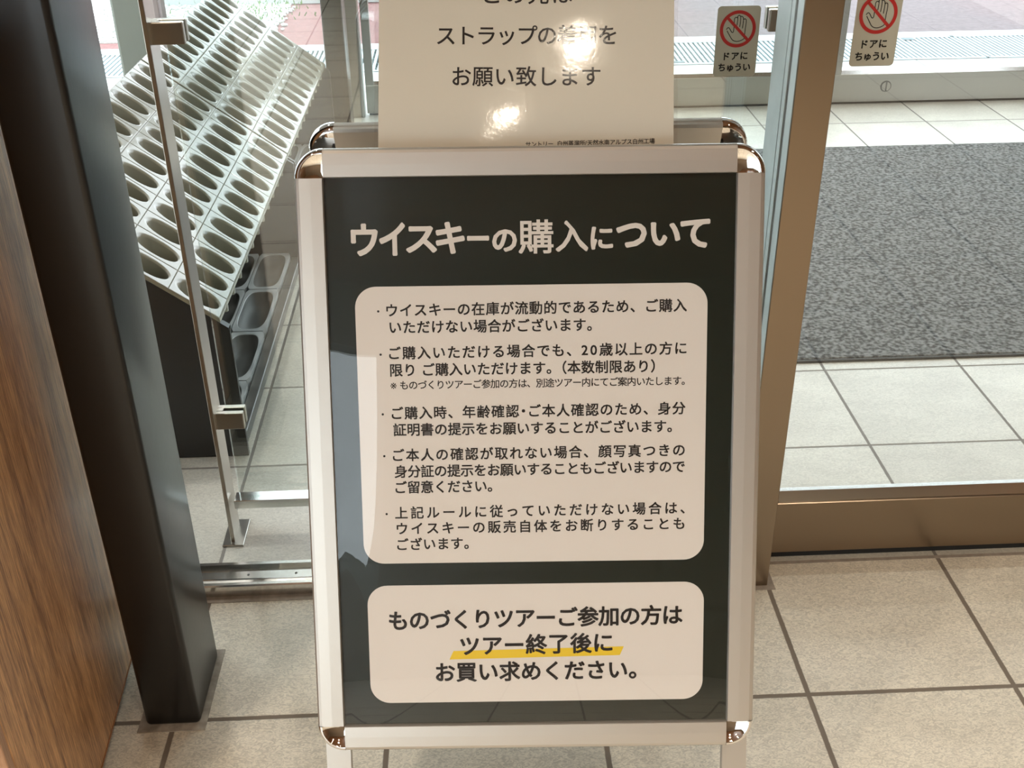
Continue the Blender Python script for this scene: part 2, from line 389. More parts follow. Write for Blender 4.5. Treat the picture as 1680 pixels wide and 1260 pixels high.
reparent(q.build('gasket', M['grey_bar']), jb)

# sliding door leaf on the right (near line)
def door_leaf(name, x0, x1, y, zr0, zr1, zg, m, stile=None):
    root = thing(name, None, None); root['kind'] = 'structure'
    r = MB(); r.bbox(x0, y - 0.02, zr0, x1, y + 0.02, zr1, r=0.0015, seg=1); r.build('bottom_rail', m, root)
    b = MB()
    b.prism([(x0, y - 0.014, zr1), (x0, y - 0.006, zg), (x0, y + 0.006, zg), (x0, y + 0.014, zr1)], (x1 - x0, 0, 0)); b.build('glazing_bead', M['steel_bright'], root)
    g = MB(); g.box(x0 + 0.004, y - 0.005, zg, x1 - 0.004, y + 0.005, 2.32); g.build('pane', M['glass'], root)
    t = MB(); t.box(x0, y - 0.02, 2.32, x1, y + 0.02, 2.38); t.build('top_rail', m, root)
    s = MB(); s.box(x0 + 0.01, y - 0.012, 0.001, x1 - 0.01, y + 0.012, zr0); s.build('bottom_seal', M['black'], root)
    if stile:
        for a, c in stile:
            s = MB(); s.bbox(a, y - 0.018, zr1, c, y + 0.018, 2.32, r=0.0015, seg=1); s.build('stile', m, root)
    return root
door_leaf('door_1', 0.620, 2.29, 1.934, 0.018, 0.152, 0.176, M['steel'])
# outer line: fixed mullion and two leaves
door_leaf('door_2', -0.49, 1.80, 5.50, 0.012, 0.150, 0.168, M['steel_far'], stile=[(-0.49, -0.45), (1.765, 1.80)])
d3 = door_leaf('door_3', 1.815, 4.55, 5.50, 0.012, 0.150, 0.168, M['steel_far'], stile=[(1.815, 1.885)])
lk = MB(); lk.cyl((2.12, 5.48, 0.088), (0, -1, 0), 0.028, 0.004, 32, r2=0.026); lo = lk.build('lock_cylinder', M['grey_bar'], d3)
lk = MB(); lk.cyl((2.12, 5.477, 0.088), (0, -1, 0), 0.022, 0.002, 32); lk.build('lock_face', M['steel_far'], lo)
lk = MB(); lk.box(2.1165, 5.4738, 0.064, 2.1235, 5.4755, 0.112); lk.build('lock_slot', M['grey_bar'], lo)
q = MB(); q.bbox(-0.568, 5.45, 0, -0.500, 5.55, 2.7, r=0.004); q.build('trim_3', M['steel_far'])['kind'] = 'structure'
window_unit('window_6', 'y', 5.50, -2.4, -0.57, 0.0, 2.7, fr=0.06)

# ------------------------------------------------------------------ outdoors
struct('pavement', (-12, 7.07, -0.1, 14, 30, -0.005), M['pavement'])
struct('stone_threshold', (-12, 5.56, -0.1, 14, 6.37, -0.004), M['stone'])
struct('drain_edge', (-12, 6.95, -0.1, 14, 7.07, 0.0), M['galv_edge'])
struct('side_path', (-12, -8, -0.14, -3.33, 5.56, -0.02), M['stone'])
struct('drain_channel', (-12, 6.37, -0.12, 14, 6.95, -0.09), M['dark_pit'])
def grating(x0, x1, label):
    root = thing('drain_grating', label, 'grating', ((x0 + x1) / 2, 6.66, -0.03), 0, 'drain gratings outside the doors')
    b = MB(); cx = (x0 + x1) / 2; L = (x1 - x0) / 2 - 0.004
    L -= 0.009; n = int((2 * L) / 0.0285)
    for i in range(n + 1):
        x = -L + 2 * L * i / n
        b.box(x - 0.008, -0.255, 0.0, x + 0.008, 0.255, 0.028)
    b.build('bearing_bars', M['galv'], root)
    e = MB(); e.box(-L, -0.285, 0, L, -0.255, 0.030); e.box(-L, 0.255, 0, L, 0.285, 0.030)
    e.build('end_bars', M['galv'], root)
    c = MB()
    for t in range(4):
        y = -0.17 + t * 0.113
        c.box(-L, y - 0.003, 0.004, L, y + 0.003, 0.020)
    c.build('cross_rods', M['galv'], root)
    for s in (-1, 1):
        k = MB(); k.box(s * L * 0.45 - 0.035, s * 0.222 - 0.022, 0.026, s * L * 0.45 + 0.035, s * 0.222 + 0.022, 0.0305)
        k.build('clip_plate', M['dark_pit'], root)
    return root
names = ['far left', 'left', 'middle left', 'middle right', 'right', 'far right']
gx = -2.2
GL = ['steel drain grating seen left of the grey post behind the umbrella racks', 'steel drain grating seen between the far mullion and the white notice sheet',
      'steel drain grating hidden mostly behind the white notice sheet', 'steel drain grating seen through the glass below the left hand-warning sticker',
      'steel drain grating just right of the steel jamb, beneath the right hand-warning sticker', 'steel drain grating at the right edge of the photo beyond the doors']
for i in range(6):
    grating(gx + i * 1.05, gx + (i + 1) * 1.05, GL[i])
# gravel bed with weeds and a pale kerb at the left
struct('gravel_bed', (-6, 7.25, -0.02, -1.24, 8.40, 0.002), pbr('gravel_base', (0.50, 0.50, 0.47), 0.9, var=0.3, vscale=60))
q = MB(); q.prism([(-6, 8.40, 0.0), (-0.6, 8.40, 0.0), (-0.6, 8.62, 0.0), (-6, 8.62, 0.0)], (0, 0, 0.05)); q.build('kerb_stone', M['galv_edge'])['kind'] = 'structure'
q = MB()
ico = bmesh.new(); bmesh.ops.create_icosphere(ico, subdivisions=1, radius=1)
iv = [v.co.copy() for v in ico.verts]; ifc = [[v.index for v in f.verts] for f in ico.faces]; ico.free()
for k in range(1500):
    x = random.uniform(-2.6, -1.16 - 0.05 * random.random()); y = random.uniform(7.27, 8.38)
    if x > -1.24 and random.random() < 0.5: continue
    r = random.uniform(0.008, 0.02); s = Vector((random.uniform(.8, 1.3), random.uniform(.8, 1.3), random.uniform(.5, .8)))
    rot = Matrix.Rotation(random.uniform(0, 6.28), 3, 'Z')
    q.add([rot @ Vector((p.x * s.x * r, p.y * s.y * r, p.z * s.z * r)) + Vector((x, y, 0.006)) for p in iv], ifc, 0, True)
tag(q.build('gravel', M['pebble']), 'white gravel in the bed beyond the umbrella racks', 'gravel', kind='stuff')
q = MB()
for k in range(330):
    x = random.gauss(-1.52, 0.22); y = random.uniform(7.7, 8.38); h = random.uniform(0.03, 0.05); a = random.uniform(0, 6.28)
    dx, dy = math.cos(a) * 0.005, math.sin(a) * 0.005; lx, ly = random.uniform(-.015, .015), random.uniform(-.015, .015)
    q.add([(x - dx, y - dy, 0.022), (x + dx, y + dy, 0.022), (x + lx + dx * .3, y + ly + dy * .3, h), (x + lx - dx * .3, y + ly - dy * .3, h)], [(0, 1, 2, 3)])
tag(q.build('weeds', M['leaf']), 'small green weeds growing in the white gravel bed', 'weeds', kind='stuff')

# ------------------------------------------------------------------ lamps
def downlight(x, y, z, power, col, label, group, r=0.05):
    root = thing('downlight', label, 'ceiling light', (x, y, z), 0, group)
    t = MB(); n = 32
    ring = lambda rr, zz: [(rr * math.cos(2 * math.pi * i / n), rr * math.sin(2 * math.pi * i / n), zz) for i in range(n)]
    t.grid([ring(r + 0.02, 0.0), ring(r + 0.02, -0.006), ring(r + 0.004, -0.008), ring(r + 0.002, -0.001)], closed=True)
    t.build('trim_ring', M['brass_lens'], root)
    L = bpy.data.lights.new('downlight_lamp', 'AREA'); L.shape = 'DISK'; L.size = 2 * r; L.energy = power; L.color = col; L.spread = math.radians(125)
    lo = bpy.data.objects.new('downlight_lamp', L); C.objects.link(lo); lo.parent = root; lo.location = (0, 0, -0.003)
    return root
WARM = (1.0, 0.86, 0.69)
for x, y, k in ((-1.05, 0.34, 1), (0.235, 0.185, 0.19), (1.55, 0.34, 1), (0.04, -0.10, 0.1), (-1.05, -1.4, 1), (0.25, -1.4, 1), (1.55, -1.4, 1), (-1.05, -2.4, 1), (0.25, -2.4, 1), (1.55, -2.4, 1)):
    if True:
        downlight(x, y, 2.7, LAMP_W * k, WARM, 'recessed warm downlight in the wooden ceiling of the shop', 'shop ceiling downlights', 0.05 if k == 1 else 0.03)
for x in (-0.9, 1.1, 3.1):  # unseen fill lamps, added to brighten the vestibule
    for y in (2.9, 4.5):
        downlight(x, y, 2.7, VFILL_W, (1.0, 0.97, 0.92), 'added white fill lamp in the vestibule ceiling', 'added vestibule fill lamps')

# ------------------------------------------------------------------ black post
q = MB(); q.bbox(-0.632, 1.497, 0.0, -0.531, 1.680, 2.7, r=0.010, seg=4, smooth=True)
pt = thing('black_post', 'black painted square steel post standing between the wood cabinet and the poster stand', 'post', (-0.58, 1.588, 0))
reparent(q.build('post_shaft', M['black_paint']), pt)
q = MB(); q.box(-0.645, 1.482, 0.0, -0.520, 1.694, 0.0022)
reparent(q.build('mortar_collar', pbr('post_mortar', (0.33, 0.29, 0.24), 0.9, var=0.3, vscale=50)), pt)

# ------------------------------------------------------------------ wood cabinet
cab = thing('wood_cabinet', 'brown wood-grain cabinet at the left edge beside the black post', 'cabinet', (-0.692, 1.647, 0), math.radians(3.36))
q = MB(); q.bbox(-0.020, -0.540, 0.030, 0.0, 0.10, 1.25, r=0.0012, seg=1); q.build('side_panel', M['wood'], cab)
q = MB(); q.box(-0.019, -0.541, 0.0265, 0.0012, 0.10, 0.030); q.build('edge_band', M['wood_edge'], cab, 'orange-brown edge strip')
q = MB(); q.bbox(-0.75, -0.560, 0.030, 0.0, -0.5415, 1.25, r=0.0012, seg=1); q.build('front_panel', M['wood_front'], cab, 'wood front with pinkish light in its colour')
q = MB(); q.box(-0.75, -0.540, 0.030, -0.021, 0.10, 1.25); q.build('carcass', M['wood'], cab)
q = MB(); q.box(-0.74, -0.525, 0.0, -0.012, 0.09, 0.030); q.build('plinth', M['black'], cab, 'black recessed plinth')
q = MB(); q.bbox(-0.77, -0.575, 1.25, 0.012, 0.11, 1.275, r=0.002, seg=1); q.build('worktop', M['wood'], cab)

# ------------------------------------------------------------------ fixed glass screen with its fins
gp = thing('window_1', None, None); gp['kind'] = 'structure'
q = MB(); q.box(-0.541, 2.075, 0.105, 0.600, 2.085, 2.45); q.build('pane', M['screen'], gp)
q = MB(); q.bbox(-0.553, 2.062, 0.083, 0.612, 2.098, 0.105, r=0.0012, seg=1); q.build('bottom_channel', M['steel_bright'], gp)
def fin(x, label, side):
    root = thing('glass_fin', label, 'support', (x, 2.08, 0), 0, None)
    q = MB(); q.bbox(-0.0045, -0.036, 0.004, 0.0045, 0.030, 2.7, r=0.001, seg=1); q.build('flat_bar', M['steel_fin'], root)
    q = MB(); q.bbox(-0.022, -0.050, 0.0, 0.026, 0.050, 0.005, r=0.001, seg=1); q.build('base_plate', M['steel_far'], root)
    for z in (0.297, 1.117, 1.95):
        q = MB(); a, b = (0.0, 0.063) if side > 0 else (-0.063, 0.0)
        q.bbox(a, -0.020, z, b, -0.006, z + 0.040, r=0.002, seg=2)
        q.bbox(a, 0.006, z, b, 0.020, z + 0.040, r=0.002, seg=2)
        q.box(0.0045 if side > 0 else -0.018, -0.006, z, 0.018 if side > 0 else -0.0045, 0.006, z + 0.040)
        q.build('glass_clamp', M['steel_fin'], root)
fin(-0.565, 'slim steel flat-bar support with glass clamps in front of the umbrella racks', 1)
fin(0.624, 'slim steel flat-bar support mostly hidden behind the steel jamb, its clamp beside the sticker', -1)

# ------------------------------------------------------------------ floor mat
q = MB(); q.bbox(-0.25, 2.815, 0.0, 3.6, 4.775, 0.010, r=0.004, seg=2)
mt = tag(q.build('floor_mat', M['mat']), 'large charcoal speckled entrance mat on the pale tiles right of the jamb', 'mat')
for ya in (2.803, 4.773):
    q = MB(); q.bbox(-0.262, ya, 0.0, 3.612, ya + 0.014, 0.007, r=0.003, seg=1); q.build('rubber_edge', M['black'], mt, 'black rubber border')

# ------------------------------------------------------------------ pillar and dark column by the racks
q = MB(); q.bbox(-1.272, 4.20, 0, -1.13, 4.42, 2.7, r=0.01); tag(q.build('pillar', M['pillar']), 'grey-green pillar behind the upper left edge of the umbrella racks', 'pillar')
q = MB(); q.bbox(-1.132, 4.20, 0, -1.100, 4.30, 2.7, r=0.003); tag(q.build('wall_return', pbr('pink_grey_paint', (0.40, 0.34, 0.33), 0.6)), kind='structure')
q = MB(); q.bbox(-0.608, 4.93, 0, -0.517, 5.08, 2.7, r=0.010, seg=3, smooth=True)
tag(q.build('dark_column', M['black_paint']), 'dark grey square column at the far end of the umbrella racks', 'column')

# ------------------------------------------------------------------ umbrella racks
XR, ZR, SL, CW, PY = -0.605, 0.401, 0.75, 0.1085, 0.1035
def zs(x): return ZR + (XR - x) * SL
NC, NR = 4, 12
def rack_top():
    q = MB(); N = 36
    for c in range(NC):
        x1 = XR - c * CW; x0 = x1 - CW; cx = (x0 + x1) / 2 - 0.0003
        for r in range(NR):
            y0 = r * PY; y1 = y0 + PY; cy = (y0 + y1) / 2
            def rect(ins, dz):
                out = []
                hx, hy = CW / 2 - ins, PY / 2 - ins
                for i in range(N):
                    t = 2 * math.pi * (i + 0.5) / N; ca, sa = math.cos(t), math.sin(t)
                    k = 1 / max(abs(ca) / 1.0, abs(sa) / 1.0)
                    px, py = (x0 + x1) / 2 + hx * max(-1, min(1, ca * k)), cy + hy * max(-1, min(1, sa * k))
                    out.append((px, py, zs(px) + dz))
                return out
            def oval(a, b, dz):
                out = []
                for i in range(N):
                    t = 2 * math.pi * (i + 0.5) / N; ca, sa = math.cos(t), math.sin(t)
                    px = cx + a * math.copysign(abs(ca) ** 0.92, ca); py = cy + b * math.copysign(abs(sa) ** 0.92, sa)
                    out.append((px, py, zs(px) + dz))
                return out
            a, b = 0.0425, 0.034
            q.grid([rect(0, -0.0035), rect(0.0012, -0.0006), rect(0.0024, 0.0)], closed=True, smooth=False)
            q.grid([rect(0.0024, 0.0), oval(a + 0.0075, b + 0.0062, 0.0)], closed=True, smooth=False)
            q.grid([oval(a + 0.0075, b + 0.0062, 0.0), oval(a + 0.0050, b + 0.0045, -0.0006), oval(a + 0.0026, b + 0.0024, -0.0022), oval(a + 0.0009, b + 0.0009, -0.0048), oval(a, b, -0.008), oval(a * .97, b * .97, -0.058), oval(a * .96, b * .96, -0.066)], closed=True, smooth=True)
    XL = XR - NC * CW; Y1 = NR * PY
    d = 0.013   # the skirt round the unit
    q.add([(XR, 0, zs(XR) - .0035), (XR, Y1, zs(XR) - .0035), (XR, Y1, zs(XR) - d), (XR, 0, zs(XR) - d)], [(0, 1, 2, 3)])
    q.add([(XL, 0, zs(XL) - .0035), (XL, Y1, zs(XL) - .0035), (XL, Y1, zs(XL) - d), (XL, 0, zs(XL) - d)], [(0, 1, 2, 3)])
    for y in (0, Y1):
        q.add([(XR, y, zs(XR) - .0035), (XL, y, zs(XL) - .0035), (XL, y, zs(XL) - d), (XR, y, zs(XR) - d)], [(0, 1, 2, 3)])
    return q.mesh('holder_top')
top_me = rack_top()
def tray_mesh():
    q = MB(); N = 40; hx, hy = 0.0525, 0.150; D = 0.035
    def rect(ins, z):
        out = []
        for i in range(N):
            t = 2 * math.pi * (i + 0.5) / N; ca, sa = math.cos(t), math.sin(t); k = 1 / max(abs(ca), abs(sa))
            out.append((max(-1, min(1, ca * k)) * (hx - ins), max(-1, min(1, sa * k)) * (hy - ins), z))
        return out
    def sup(a, b, z, e):
        out = []
        for i in range(N):
            t = 2 * math.pi * (i + 0.5) / N; ca, sa = math.cos(t), math.sin(t)
            out.append((a * math.copysign(abs(ca) ** e, ca), b * math.copysign(abs(sa) ** e, sa), z))
        return out
    q.grid([rect(0, 0.0), rect(0, D), rect(0.002, D)], closed=True, smooth=False)
    q.grid([rect(0.002, D), sup(0.046, 0.136, D, 0.55)], closed=True, smooth=False)
    q.grid([sup(0.046, 0.136, D, 0.55), sup(0.0445, 0.1335, D - .0015, 0.55), sup(0.043, 0.131, D - .006, 0.55), sup(0.034, 0.115, 0.006, 0.6), sup(0.01, 0.04, 0.005, 0.8)], closed=True, smooth=True)
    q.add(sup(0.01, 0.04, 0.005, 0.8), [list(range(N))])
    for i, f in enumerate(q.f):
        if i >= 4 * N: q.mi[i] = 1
    return q.mesh('drip_tray')
tray_me = tray_mesh()
XL = XR - NC * CW
def rack(y0, label, front):
    root = thing('umbrella_rack', label, 'umbrella stand', (0, y0, 0), 0, None)
    root.location = (-0.82, y0, 0)
    def put(o): o.location = (0.82, 0, 0); return o
    Lh = NR * PY
    put(link('holder_top', top_me, M['plastic'], root))
    xa, xb = XL - 0.01, -0.587
    def endp(y, t):
        poly = [(xa, y, 0.002), (xb, y, 0.002), (xb, y, zs(xb) - 0.016), (xa, y, zs(xa) - 0.016)]
        e = MB(); e.prism(poly, (0, t, 0)); return put(e.build('end_panel', M['dark_panel'], root))
    endp(0.006 if front else 0.0, 0.012); endp(Lh - 0.014, 0.012)
    if front:
        e = MB(); e.prism([(xa, 0.0, zs(xa) - 0.020), (xb, 0.0, zs(xb) - 0.020), (xb, 0.0, zs(xb) - 0.014), (xa, 0.0, zs(xa) - 0.014)], (0, 0.02, 0)); put(e.build('top_flange', M['dark_panel'], root))
    e = MB(); e.box(xa, 0.02, 0.002, xa + 0.012, Lh - 0.02, zs(xa) - 0.02); put(e.build('back_panel', M['dark_panel'], root))
    e = MB(); e.box(xa + 0.012, 0.02, 0.010, -0.632, Lh - 0.02, 0.014); put(e.build('base_sheet', M['dark_panel'], root))
    e = MB(); e.bbox(-0.628, 0.02, 0.002, -0.599, Lh - 0.016, 0.036, r=0.002, seg=1); put(e.build('base_rail', M['grey_bar'], root))
    for c in range(NC):
        for r in range(4):
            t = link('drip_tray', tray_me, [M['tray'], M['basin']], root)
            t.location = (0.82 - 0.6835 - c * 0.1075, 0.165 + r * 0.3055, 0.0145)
    return root
rack(2.402, 'nearer cream plastic umbrella rack with oval holes and a black end panel, behind the glass', True)
rack(2.402 + NR * PY + 0.010, 'farther cream plastic umbrella rack with oval holes, reaching the dark column', False)

# ------------------------------------------------------------------ lettering
FC = bpy.data.curves.new('font_source', 'FONT'); FC.resolution_u = 3
FO = bpy.data.objects.new('font_source', FC); C.objects.link(FO)
GC = {}
def glyph(ch, off=0.0):
    if (ch, off) in GC: return GC[(ch, off)]
    FC.body = ch
    dg = bpy.context.evaluated_depsgraph_get(); dg.update()
    me = FO.evaluated_get(dg).to_mesh()
    vs = [(v.co.x, v.co.y, 0.0) for v in me.vertices]; fs = [list(p.vertices) for p in me.polygons]
    FO.evaluated_get(dg).to_mesh_clear()
    if off:      # heavier print: the same outline laid down again, shifted by a hair all round
        n = 8 if off > 0.025 else 4; b = len(vs); V0, F0 = vs, fs; vs, fs = [], []
        for k in range(n):
            t = 2 * math.pi * (k + 0.5) / n
            vs += [(x + off * math.cos(t), y + off * math.sin(t), k * 0.00002) for x, y, _ in V0]; fs += [[i + k * b for i in f] for f in F0]
    bb = (min(v[0] for v in vs), max(v[0] for v in vs), min(v[1] for v in vs), max(v[1] for v in vs))
    GC[(ch, off)] = (vs, fs, bb); return GC[(ch, off)]
HALF = {'2': .60, '0': .60, ' ': .30, '（': .5, '）': .5, '·': .5, '/': .35, '　': .6}
def put_line(q, text, uL, uR, vL, vR, em, P, off=0.02, xs=1.0):
    """lays one line of print so that its ink runs from uL to uR; vL and vR are the heights of its middle"""
    adv = [HALF.get(c, 1.0) for c in text]; pos = [0]
    for a in adv[:-1]: pos.append(pos[-1] + a)
    sh = lambda c: -0.5 if c == '（' else (-0.25 if c == '·' else 0.0)
    f, l = text[0], text[-1]
    gl = lambda c: '・' if c == '·' else c
    b0 = glyph(gl(f), off)[2][0] * em * xs; b1 = (glyph(gl(l), off)[2][1] + sh(l)) * em * xs
    p = (uR - b1 - uL + b0) / pos[-1] if pos[-1] else 0
    for c, k in zip(text, pos):
        if c in ' 　': continue
        vs, fs, bb = glyph(gl(c), off); ox = uL - b0 + k * p + sh(c) * em * xs
        t = (ox - uL) / max(uR - uL, 1e-6); cv = vL + (vR - vL) * t
        q.add([P(ox + x * em * xs, cv + (y - 0.38) * em, d) for x, y, d in vs], fs)
def put_box(q, ch, u0, u1, v0, v1, P, off):
    vs, fs, bb = glyph(ch, off); sx = (u1 - u0) / (bb[1] - bb[0]); sy = (v1 - v0) / (bb[3] - bb[2])
    q.add([P(u0 + (x - bb[0]) * sx, v0 + (y - bb[2]) * sy, d) for x, y, d in vs], fs)

# ------------------------------------------------------------------ poster stand
TILT = 0.3582
st = thing('poster_stand', 'silver aluminium A-frame poster stand with a dark green notice in the middle of the photo', 'sign', (0.0758, 1.1913, 0), -0.0379)
ct, sn = math.cos(TILT), math.sin(TILT)
Z0 = 0.2969
def PF(u, v, n=0.0): return (u, v * sn - n * ct, Z0 + v * ct + n * sn)
YM = 0.3585     # the plane the two halves mirror about
def PB(u, v, n=0.0):
    x, y, z = PF(u, v, n); return (x, 2 * YM - y, z)
UW, VH, FW = 0.2875, 0.8115, 0.041
prof_face = [(0.0005, 0.0045), (0.0015, 0.0075), (0.018, 0.0080), (0.0335, 0.0078), (0.0375, 0.0062), (0.0400, 0.0030), (0.0410, -0.0020), (0.0410, -0.0055), (0.0392, -0.0060), (0.0392, -0.0085), (0.0410, -0.0090), (0.0410, -0.014), (0.036, -0.016), (0.0005, -0.016)]
prof_chrome = [(0.0006, 0.0040), (0.010, 0.0056), (0.031, 0.0070), (0.0320, 0.0084), (0.0340, 0.0092), (0.0370, 0.0082), (0.0395, 0.0050), (0.0412, -0.0005), (0.0414, -0.014), (0.036, -0.0162)]
def half(P, back):
    """frame rails and corners of one face of the stand"""
    c = UW, VH
    for nm, a, b, f in (('top', -UW + .004, UW - .004, lambda t, r: (t, VH + r)), ('bottom', -UW + .004, UW - .004, lambda t, r: (t, -r)),
                        ('left', .004, VH - .004, lambda t, r: (-UW - r, t)), ('right', .004, VH - .004, lambda t, r: (UW + r, t))):
        q = MB(); rows = []
        for t in (a - .004, b + .004): rows.append([P(*f(t, r), n) for r, n in prof_face])
        q.grid(rows, smooth=False, closed=True)
        q.add(rows[0], [list(range(len(rows[0])))]); q.add(rows[1], [list(range(len(rows[1])))])
        q.build('frame_rail', M['alu'], st)
    for cu, cv, a0 in ((-UW, VH, 90), (UW, VH, 0), (UW, 0, 270), (-UW, 0, 180)):
        q = MB(); rows = []
        for k in range(19):
            t = math.radians(a0 + 90 * k / 18); rows.append([P(cu + math.cos(t) * r, cv + math.sin(t) * r, n) for r, n in prof_chrome])
        q.grid(rows, smooth=True)
        q.build('frame_corner', M['chrome'], st, 'chrome corner cap')
half(PF, False); half(PB, True)
def panel(P, n0, n1, name, m, u=UW + .006, v0=-.006, v1=VH + .006):
    q = MB(); a = [P(-u, v0, n0), P(u, v0, n0), P(u, v1, n0), P(-u, v1, n0)]; b = [P(-u, v0, n1), P(u, v0, n1), P(u, v1, n1), P(-u, v1, n1)]
    q.add(a + b, [(0, 1, 2, 3), (4, 7, 6, 5), (0, 4, 5, 1), (1, 5, 6, 2), (2, 6, 7, 3), (3, 7, 4, 0)])
    return q.build(name, m, st)
panel(PF, -0.010, -0.003, 'backing_board', M['dark_panel'])
panel(PB, -0.010, -0.003, 'backing_board', M['dark_panel'])
poster = panel(PF, -0.003, -0.0012, 'poster', M['green'])
# legs run on below the frame
LL = (Z0) / ct
for P in (PF, PB):
    for u in (-0.302, 0.305):
        q = MB(); lo = -LL + 0.0168 * sn / ct
        a = [(u - .0185, -.016), (u + .0185, -.016), (u + .0185, -.032), (u - .0185, -.032)]
        # cut level with the floor
        rows = [[P(x, -(Z0 + n * sn) / ct, n) for x, n in a], [P(x, 0.12, n) for x, n in a]]
        q.grid(rows, closed=True, smooth=False); q.add(rows[0], [(0, 1, 2, 3)]); q.add(rows[1], [(0, 1, 2, 3)])
        q.build('leg', M['alu'], st)
# hinges joining the halves at the top
for u in (-0.14, 0.14):
    q = MB(); x, y0, z0 = PF(u, VH + .03, -.016); x2, y1, z1 = PB(u, VH + .03, -.016)
    q.box(u - .018, y0 - .001, z0 - .075, u + .018, y1 + .001, z0 - .045); q.build('hinge', M['steel_far'], st)

def rrect(q, P, u0, u1, v0, v1, r, n, seg=10):
    pts = []
    for cx, cy, a0 in ((u1 - r, v1 - r, 0), (u0 + r, v1 - r, 90), (u0 + r, v0 + r, 180), (u1 - r, v0 + r, 270)):
        for k in range(seg + 1):
            t = math.radians(a0 + 90 * k / seg); pts.append(P(cx + math.cos(t) * r, cy + math.sin(t) * r, n))
    q.add(pts, [list(range(len(pts)))])
def PT(n): return lambda u, v, d=0.0: PF(u, v, n + d)
q = MB(); rrect(q, PF, -0.2502, 0.2506, 0.2515, 0.6597, 0.030, -0.0009); np_ = q.build('notice_panel', M['cream_print'], poster, 'larger cream rounded panel of black rules')
q = MB(); rrect(q, PF, -0.2475, 0.2520, 0.0328, 0.2175, 0.030, -0.0009); tp_ = q.build('tour_panel', M['cream_print'], poster, 'smaller cream rounded panel with a yellow highlight')
NL = [("ウイスキーの在庫が流動的であるため、ご購入", -.2060, .2212, .6260, .6281), ("いただけない場合がございます。", -.2021, .0861, .6018, .6020),
      ("ご購入いただける場合でも、20歳以上の方に", -.2040, .2215, .5646, .5667), ("限り ご購入いただけます。（本数制限あり）", -.2032, .1765, .5400, .5412),
      ("ご購入時、年齢確認·ご本人確認のため、身分", -.2029, .2210, .4772, .4794), ("証明書の提示をお願いすることがございます。", -.2014, .2018, .4528, .4530),
      ("ご本人の確認が取れない場合、顔写真つきの", -.2032, .2208, .4152, .4176), ("身分証の提示をお願いすることもございますので", -.2015, .2211, .3907, .3931),
      ("ご留意ください。", -.2008, -.0596, .3670, .3677), ("上記ルールに従っていただけない場合は、", -.2025, .2219, .3286, .3309),
      ("ウイスキーの販売自体をお断りすることも", -.2008, .2216, .3048, .3072), ("ございます。", -.2009, -.0955, .2806, .2815)]
q = MB()
for t, a, b, c, d in NL: put_line(q, t, a, b, c, d, 0.0198, PT(-0.0006), off=0.025)
put_line(q, "※", -.2035, -.1945, .5179, .5179, 0.0165, PT(-0.0006), off=0.0)
put_line(q, "ものづくりツアーご参加の方は、別途ツアー内にてご案内いたします。", -.1895, .2196, .51795, .5194, 0.0139, PT(-0.0006), off=0.016)
for u, v in ((-.2175, .6247), (-.2161, .5627), (-.2158, .4757), (-.2155, .4140), (-.2148, .3271)):
    n = 14; q.add([PF(u + .0017 * math.cos(2 * math.pi * k / n), v + .0017 * math.sin(2 * math.pi * k / n), -0.0006) for k in range(n)], [list(range(n))])
q.build('notice_lettering', M['black_ink'], poster)
q = MB(); q.add([PF(*p, -0.0007) for p in ((-.1278, .1008), (.1274, .1042), (.1333, .1180), (-.1215, .1141))], [(0, 1, 2, 3)]); q.build('yellow_highlight', M['yellow_ink'], poster, 'slanted yellow highlight bar')
q = MB()
put_line(q, "ものづくりツアーご参加の方は", -.2166, .2207, .1631, .1670, 0.0325, PT(-0.0005), off=0.027)
put_line(q, "ツアー終了後に", -.1113, .1164, .1220, .1250, 0.0330, PT(-0.0005), off=0.027)
put_line(q, "お買い求めください。", -.1488, .1524, .0808, .0818, 0.0325, PT(-0.0005), off=0.027)
q.build('tour_lettering', M['black_ink'], poster)
q = MB()
TT = [('ウ', -.2527, -.2146, .7030, .7485), ('イ', -.2130, -.1760, .7030, .7495), ('ス', -.1755, -.1318, .7065, .7440), ('キ', -.1334, -.0925, .7045, .7495), ('ー', -.0893, -.0583, .7225, .7295),
      ('の', -.0540, -.0192, .7065, .7380), ('購', -.0170, .0323, .7035, .7510), ('入', .0352, .0812, .7055, .7492), ('に', .0845, .1162, .7080, .7400),
      ('つ', .1205, .1635, .7100, .7445), ('い', .1690, .2108, .7120, .7450), ('て', .2106, .2527, .7085, .7490)]
for t in TT: put_box(q, *t, PT(-0.0007), 0.020 if t[0] in '購入' else 0.036)
q.build('title_lettering', M['cream_print'], poster, 'cream title lettering')
# clear cover over the print, slightly bowed at its edges
q = MB(); rows = []; nu, nv = 40, 60
for i in range(nv + 1):
    v = -.004 + (VH + .008) * i / nv; r = []
    for j in range(nu + 1):
        u = -(UW + .004) + 2 * (UW + .004) * j / nu
        e = min(u + UW, UW - u); bow = 0.0016 * math.exp(-max(e, 0) / 0.02) * (0.6 + 0.4 * math.sin(v * 9 + 1.0))
        r.append(PF(u, v, 0.0016 + bow))
    rows.append(r)
q.grid(rows, smooth=True); q.build('clear_cover', M['acrylic'], st, 'glossy clear plastic cover sheet')

